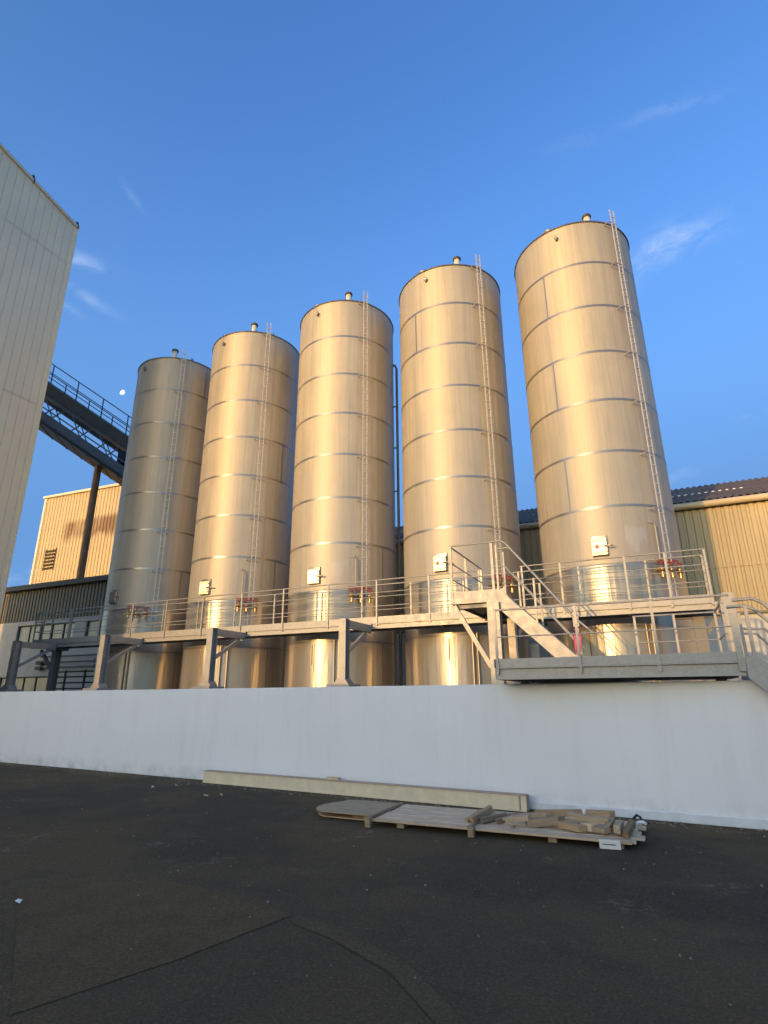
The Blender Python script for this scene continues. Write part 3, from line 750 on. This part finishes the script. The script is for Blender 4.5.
# ------------------------------------------------------------------ buildings on the far side of the yard (behind the viewer)
yb = thing('yard_shed', (0, -40, 0), 'long low shed on the other side of the yard', 'shed')
MB().box(-75, -56, 0, 75, -40, 7.2).build('wall', 'far_wall', yb)
MB().prism([(-56.3, 7.2), (-39.7, 7.2), (-39.7, 7.45), (-48, 9.85), (-56.3, 7.45)], 'x', -75.4, 75.4).build('roof', 'far_roof', yb)

# ------------------------------------------------------------------ cream steel channel lying along the wall
cb = thing('steel_channel', (-5.5, 9.85, 0), 'long cream painted steel channel lying along the foot of the white wall', 'steel beam')
a, b2 = Vector((-8.86, 10.16, 0)), Vector((-2.06, 9.62, 0)); d = (b2-a).normalized(); n_ = Vector((-d.y, d.x, 0)); u = Vector((0, 0, 1)); Lh = (b2-a).length/2; c = (a+b2)/2
mb = MB().obox(c+n_*.012+u*.112, d*Lh, n_*.006, u*.107)
mb.obox(c+n_*.09+u*.006, d*Lh, n_*.07, u*.006)
mb.obox(c+n_*.004+u*.014, d*Lh, n_*.014, u*.013)
mb.build('web', 'cream_paint', cb)
MB().obox(c+n_*.075+u*.224, d*Lh, n_*.085, u*.005).obox(c+n_*.155+u*.112, d*Lh, n_*.005, u*.105).build('flange', 'pink_primer', cb)
MB().obox(b2-d*.10+n_*.001+u*.112, d*.012, n_*.012, u*.1).obox(b2+n_*.08+u*.112+d*.004, d*.004, n_*.074, u*.106).build('end_plate', 'pink_primer', cb)
p = a+d*3.2+n_*.10+u*.25
tag(MB().obox(p, d*.13, n_*.05, u*.022).build('wood_offcut', 'pale_wood', None, .004), 'small wood block lying on top of the cream steel channel', 'wood block')

# ------------------------------------------------------------------ timber panels on bearers with offcuts
def rounded_left(x0, x1, y0, y1, n=10):
    pts = [(x1, y0), (x1, y1)]
    cy, ry = (y0+y1)/2, (y1-y0)/2
    for k in range(n+1):
        an = PI/2+PI*k/n; pts.append((x0+.30+.30*math.cos(an)*(.55+.45*abs(math.sin(an*1.3))), cy+ry*math.sin(an)))
    return pts
pn = thing('plywood_panel', (-4.4, 8.5, .05), 'grey brown plywood panel with rounded end at the left of the timber heap', 'panel', 'timber panels on the asphalt')
MB().prism(rounded_left(-4.98, -3.83, 7.98, 9.02), 'z', .084, .098).build('top_sheet', 'pale_wood', pn, .003)
MB().prism(rounded_left(-4.95, -3.86, 8.02, 8.95), 'z', .016, .03).build('bottom_sheet', 'weathered_wood', pn, .003)
MB().box(-4.25, 8.1, .0305, -3.9, 8.85, .0835).box(-4.72, 8.45, .0305, -4.55, 8.95, .0835).build('spacer', 'grey_wood', pn)
pl = thing('timber_panel', (-2.1, 8.4, .05), 'long flat timber panel on bearers carrying the wood offcuts', 'panel', 'timber panels on the asphalt')
mb = MB()
for k in range(6):
    y0 = 7.84+k*.195; mb.box(-3.80, y0, .066, -.46+.045*((k*5) % 3), y0+.188, .084+.004*((k*7) % 3))
mb.build('boards', 'plywood', pl, .003)
MB().box(-3.80, 7.80, .064, -.5, 7.838, .093).build('front_lath', 'pale_wood', pl, .003)
for x in (-3.4, -1.4, -.65): MB().box(x-.05, 7.86, .0, x+.05, 8.98, .0655).build('bearer', 'grey_wood', pl)
for x, lbl in ((-3.82, 'narrow cross batten over the joint between plywood panel and long panel'), (-2.37, 'narrow cross batten sticking out under the long panel beside the first offcuts')):
    st_ = MB().box(x-.06, 7.72, .0985, x-.015, 8.98, .118).box(x-.045, 7.715, .0, x+.03, 7.79, .117)
    tag(st_.build('batten', 'weathered_wood', None, .003), lbl, 'batten', 'battens across the timber panels')
offs = [(-2.50, 8.32, 78, .55, .07, .05, 'grey_wood', 'thin grey offcut lying crosswise, first of the heap from the plywood panel'),
        (-2.38, 8.28, 74, .62, .08, .06, 'weathered_wood', 'brown square offcut lying crosswise, second of the heap from the plywood panel'),
        (-2.22, 8.30, 70, .66, .09, .06, 'grey_wood', 'grey batten offcut lying crosswise, third of the heap from the plywood panel'),
        (-2.05, 8.34, 64, .55, .06, .05, 'weathered_wood', 'slim brown offcut lying askew, fourth of the heap from the plywood panel'),
        (-1.80, 8.55, 5, .62, .10, .07, 'grey_wood', 'broad grey offcut lying lengthwise behind the dark square block'),
        (-1.85, 8.12, 12, .34, .10, .06, 'pale_wood', 'pale short block near the front edge left of the dark block'),
        (-1.55, 8.20, 15, .52, .14, .09, 'grey_wood', 'dark thick block in the middle of the heap'),
        (-1.42, 8.66, -8, .75, .09, .07, 'weathered_wood', 'long brown offcut at the back of the heap by the channel end'),
        (-1.22, 8.12, -32, .50, .10, .07, 'weathered_wood', 'tilted brown offcut pointing to the front right of the heap'),
        (-1.02, 8.42, -20, .70, .08, .07, 'pale_wood', 'long pale plank offcut slanting across the right half of the heap'),
        (-.98, 8.10, 8, .16, .10, .08, 'pale_wood', 'small pale cube of wood beside the slanting plank'),
        (-.92, 8.72, 10, .40, .10, .08, 'weathered_wood', 'brown block at the back right of the heap'),
        (-.90, 8.08, -28, .36, .10, .06, 'grey_wood', 'short grey offcut at the front behind the white paper tag'),
        (-.78, 8.28, 82, .55, .08, .08, 'weathered_wood', 'upright looking batten, first of three side by side at the right end'),
        (-.66, 8.22, 84, .60, .09, .09, 'pale_wood', 'pale batten, middle of three side by side at the right end'),
        (-.54, 8.18, 80, .50, .08, .08, 'weathered_wood', 'brown batten, last of three side by side at the right end')]
for q in range(len(offs)): offs[q] = offs[q][:3]+(offs[q][3]*.82, offs[q][4]*.9, offs[q][5])+offs[q][6:]
for k, (x, y, a_, ln, w, h, mk, lbl) in enumerate(offs):
    cut = [random.uniform(-.5, .5)*w for _ in range(2)]
    o = MB().prism([(-ln/2+cut[0], -w/2), (ln/2+cut[1], -w/2), (ln/2-cut[1], w/2), (-ln/2-cut[0], w/2)], 'z', 0, h).build('wood_offcut', mk, None, .004)
    zb = .104 if k not in (1, 5, 7, 9, 11) else .15
    o.location = (x, y, zb+.001*k); o.rotation_euler = (R_(random.uniform(-9, 9)), R_(random.uniform(-9, 3)), R_(a_+random.uniform(-8, 8)))
    tag(o, lbl, 'wood offcut', 'wood offcuts heaped on the panel')
for k in range(9):
    x = random.uniform(-2.3, -.6); y = random.uniform(7.95, 8.8); ln = random.uniform(.06, .2); w = random.uniform(.025, .06); h = random.uniform(.02, .045)
    o = MB().prism([(-ln/2, -w/2), (ln/2, -w/2), (ln/2-w*.6, w/2), (-ln/2+w*.3, w/2)], 'z', 0, h).build('wood_scrap', random.choice(('pale_wood', 'weathered_wood', 'grey_wood')), None, .003)
    o.location = (x, y, random.choice((.097, .165))); o.rotation_euler = (random.uniform(-.15, .15), random.uniform(-.2, .2), random.uniform(0, 3.1))
    tag(o, 'small splintered wood scrap lying among the offcuts on the timber panel', 'wood scrap', 'splintered wood scraps among the offcuts')
cr = thing('cable_scrap', (-.42, 8.72, .14), 'small black cable scrap curled at the right end of the timber heap', 'scrap')
MB().tube([(-.52, 8.62, .14), (-.50, 8.66, .19), (-.46, 8.70, .225), (-.42, 8.70, .20), (-.41, 8.66, .165), (-.36, 8.62, .15), (-.33, 8.68, .145)], .016, 8).build('cable', 'black_plastic', cr)
MB().tube([(-.46, 8.58, .155), (-.40, 8.61, .165), (-.36, 8.57, .155)], .02, 8).build('end_plug', 'label_paper', cr)
pt = thing('paper_tag', (-.74, 7.78, .04), 'small white paper tag fixed to the front edge of the timber panel', 'paper tag')
MB().obox((-.74, 7.785, .052), (.115, .01, 0), (0, .002, .0), (0, -.012, .05)).build('sheet', 'label_paper', pt)
MB().obox((-.77, 7.780, .075), (.06, .005, 0), (0, .0008, 0), (0, -.001, .006)).obox((-.75, 7.777, .052), (.07, .006, 0), (0, .0008, 0), (0, -.001, .005)).build('marks', 'label_ink', pt)

# litter
def crumple(x, y, s, mk, lbl, name='litter'):
    mb = MB(); n = 7
    vs = [(x+s*random.uniform(-1, 1), y+s*random.uniform(-.7, .7), s*random.uniform(.05, .9)) for _ in range(n)]
    bm = bmesh.new()
    for q in vs: bm.verts.new(q)
    r = bmesh.ops.convex_hull(bm, input=bm.verts)
    vv = list(bm.verts); idx = {q: i for i, q in enumerate(vv)}
    mb.add([tuple(q.co) for q in vv], [[idx[q] for q in f.verts] for f in bm.faces]); bm.free()
    tag(mb.build(name, mk, None), lbl, 'litter', 'litter scraps on the asphalt')
crumple(-7.58, 8.78, .06, 'litter_white', 'white crumpled scrap on the asphalt left of the plywood panel')
crumple(-7.42, 9.0, .055, 'litter_pink', 'reddish scrap on the asphalt beside the white crumpled scrap')
crumple(-9.3, 9.22, .05, 'litter_white', 'tiny white scrap on the asphalt left of the cream channel end')
crumple(-8.95, 9.5, .06, 'litter_white', 'small pale scrap on the asphalt just below the cream channel end')
crumple(-5.29, 3.87, .04, 'litter_white', 'pale flattened scrap on the near asphalt at the left edge of the brown patch')

gm = MB()
for k in range(900):
    if k < 560: x = random.uniform(-20, 2.4); y = WALL(x)-.04-abs(random.gauss(0, .22))
    else: x = random.uniform(-14, 2); y = random.uniform(3.0, 9.6)
    if -5.1 < x < -.2 and 7.6 < y < 9.2: continue
    if -9 < x < -2 and WALL(x)-y < .35: y -= .35
    q = random.uniform(.007, .028)*(1 if k < 560 else .7); an = random.uniform(0, 6.28)
    e1 = Vector((math.cos(an), math.sin(an), 0))*q; e2 = Vector((-math.sin(an), math.cos(an), 0))*q*.7
    c = Vector((x, y, 0)); top = c+Vector((random.uniform(-.3, .3)*q, random.uniform(-.3, .3)*q, q*.8))
    gm.add([c+e1, c+e2, c-e1*.9, c-e2*1.1, top], [(0, 1, 4), (1, 2, 4), (2, 3, 4), (3, 0, 4), (3, 2, 1, 0)])
g_ = gm.build('grit', 'grit_stone'); g_['kind'] = 'stuff'; tag(g_, 'loose grit and crumbs scattered along the foot of the wall', 'grit')
# older brown patch and a pale worn trench strip (surface sheets)
struct(MB().add([(x, y, .004) for x, y in ((-5.62, 4.08), (-5.55, 4.83), (-4.6, 4.86), (-3.47, 4.78), (-2.95, 4.58), (-3.2, 3.6), (-3.55, 2.65))], [(6, 5, 4, 3, 2, 1, 0)]).build('road_patch', 'asphalt_brown'))
struct(MB().add([(x, y, .004) for x, y in ((-2.90, 4.60), (-2.38, 4.46), (-1.72, 4.12), (-.9, 3.35), (-.2, 2.6), (-.34, 2.5), (-1.0, 3.22), (-1.80, 3.98), (-2.42, 4.30), (-2.88, 4.44))], [tuple(range(10))]).build('road_patch', 'asphalt_pale'))

# ------------------------------------------------------------------ moon
dm = sky_dir(122, 392); MD = 1500
mo = bpy.data.objects.new('moon', bpy.data.meshes.new('moon')); col.objects.link(mo)
bm = bmesh.new(); bmesh.ops.create_uvsphere(bm, u_segments=32, v_segments=20, radius=6.6)
for q in bm.verts:                                             # gibbous outline
    if q.co.x < 0: q.co.x *= .35
bm.to_mesh(mo.data); bm.free()
for p in mo.data.polygons: p.use_smooth = True
mo.location = CAM+dm*MD; mo.rotation_euler = (0, R_(35), YAW+.45)
m, nt, b = mat('moon'); b.inputs['Base Color'].default_value = (.8, .8, .8, 1)
b.inputs['Emission Strength'].default_value = .34
L(nt, ramp(nt, noise(nt, coords(nt), .22, 4), [(.35, (.62, .68, .78)), (.6, (.95, .95, .93))]), b.inputs['Emission Color'])
mo.data.materials.append(m); tag(mo, 'pale daytime moon in the blue sky above the conveyor bridge', 'moon')

# ------------------------------------------------------------------ light
SUN_AZ, SUN_EL = R_(15), R_(7)
sd = bpy.data.lights.new('sun', 'SUN'); so = bpy.data.objects.new('sun', sd); col.objects.link(so)
travel = Vector((math.sin(SUN_AZ)*math.cos(SUN_EL), math.cos(SUN_AZ)*math.cos(SUN_EL), -math.sin(SUN_EL)))
so.rotation_euler = travel.to_track_quat('-Z', 'Y').to_euler()
sd.energy = .92; sd.angle = R_(.55); sd.color = (1, .565, .21)

w = bpy.data.worlds.new('World'); scene.world = w; w.use_nodes = True
nt = w.node_tree; bg = nt.nodes['Background']
sk = N(nt, 'ShaderNodeTexSky', sky_type='NISHITA'); sk.sun_disc = False
sk.sun_elevation = SUN_EL; sk.sun_rotation = R_(195); sk.air_density = 1.0; sk.dust_density = 1.2; sk.ozone_density = 2.0; sk.altitude = 100
tc = N(nt, 'ShaderNodeTexCoord'); D = tc.outputs['Generated']
def dotn(v, const):
    n = N(nt, 'ShaderNodeVectorMath', operation='DOT_PRODUCT'); L(nt, v, n.inputs[0]); n.inputs[1].default_value = const; return n.outputs['Value']
total = None
wisps = [((665, 246), (-28, 14), 34, 13, .42), ((695, 236), (-40, 8), 26, 9, .12), ((88, 262), (-20, -7), 16, 5.5, .34), ((74, 258), (10, 6), 7, 6, .25), ((90, 299), (-24, -15), 22, 4, .28), ((70, 308), (-20, -14), 10, 3, .3),
         ((132, 196), (-8, -12), 10, 3, .18), ((660, 112), (-26, 8), 22, 4.5, .22), ((712, 98), (-20, 5), 16, 3.5, .12), ((575, 143), (-20, 5), 22, 6, .08), ((679, 476), (-16, 6), 14, 4, .3), ((756, 414), (-14, 3), 12, 2.5, .18),
         ((628, 290), (-10, 10), 14, 8, .10), ((25, 578), (-10, 2), 26, 10, .2)]
nz = N(nt, 'ShaderNodeTexNoise'); nz.inputs['Scale'].default_value = 24; nz.inputs['Detail'].default_value = 8; nz.inputs['Roughness'].default_value = .62; nz.inputs['Distortion'].default_value = .8
mp = N(nt, 'ShaderNodeMapping'); mp.inputs['Rotation'].default_value = (.3, .5, .2); mp.inputs['Scale'].default_value = (1, 1, 2.2)
L(nt, D, mp.inputs[0]); L(nt, mp.outputs[0], nz.inputs['Vector'])
tex = rng(nt, nz.outputs['Fac'], .36, .66, 0, 1)
for (px, py), (ex, ey), s1, s2, amp in wisps:
    d0 = sky_dir(px, py); e1 = (sky_dir(px+ex, py+ey)-d0); e1 = (e1-d0*e1.dot(d0)).normalized(); e2 = d0.cross(e1)
    k = 1/F_PX/1.05
    uu = math_n(nt, 'DIVIDE', dotn(D, tuple(e1)), s1*k); vv = math_n(nt, 'DIVIDE', dotn(D, tuple(e2)), s2*k)
    r2 = math_n(nt, 'ADD', math_n(nt, 'MULTIPLY', uu, uu), math_n(nt, 'MULTIPLY', vv, vv))
    g = math_n(nt, 'EXPONENT', math_n(nt, 'MULTIPLY', r2, -1.0))
    fr_ = rng(nt, dotn(D, tuple(d0)), .2, .5, 0, 1)
    g = math_n(nt, 'MULTIPLY', math_n(nt, 'MULTIPLY', g, amp), fr_)
    total = g if total is None else math_n(nt, 'ADD', total, g)
cl = math_n(nt, 'MULTIPLY', total, tex, clamp=True)
SKYK = 1.0
CLOUD = (1.5, 1.85, 2.5)
hs = N(nt, 'ShaderNodeHueSaturation'); hs.inputs['Saturation'].default_value = 1.22; hs.inputs['Hue'].default_value = .507; L(nt, sk.outputs[0], hs.inputs['Color']); tint = hs.outputs[0]
# clear air low down on the side of the sky away from the sun: deep blue keeps to the horizon
sepd = N(nt, 'ShaderNodeSeparateXYZ'); L(nt, D, sepd.inputs[0])
lowz = N(nt, 'ShaderNodeMapRange', interpolation_type='SMOOTHSTEP'); L(nt, sepd.outputs[2], lowz.inputs[0])
for i_, q_ in enumerate((.85, .22, 0, 1)): lowz.inputs[i_+1].default_value = q_
away = N(nt, 'ShaderNodeMapRange', interpolation_type='SMOOTHSTEP'); L(nt, dotn(D, (math.sin(SUN_AZ), math.cos(SUN_AZ), 0)), away.inputs[0])
for i_, q_ in enumerate((-.2, .22, 0, 1)): away.inputs[i_+1].default_value = q_
tint = mixc(nt, away.outputs[0], tint, mixc(nt, 1.0, tint, (1.02, 1.04, 1.26), 'MULTIPLY'))
tint = mixc(nt, math_n(nt, 'MULTIPLY', lowz.outputs[0], away.outputs[0]), tint, (.34, .80, 1.70))
mx = mixc(nt, cl, tint, CLOUD)
L(nt, mx, bg.inputs['Color']); bg.inputs['Strength'].default_value = .15

# ------------------------------------------------------------------ render settings
vs_ = scene.view_settings
vs_.view_transform = 'Standard'; vs_.look = 'None'; vs_.gamma = 1; vs_.exposure = 1.52; vs_.use_curve_mapping = False
scene.render.engine = 'CYCLES'
scene.cycles.max_bounces = 8
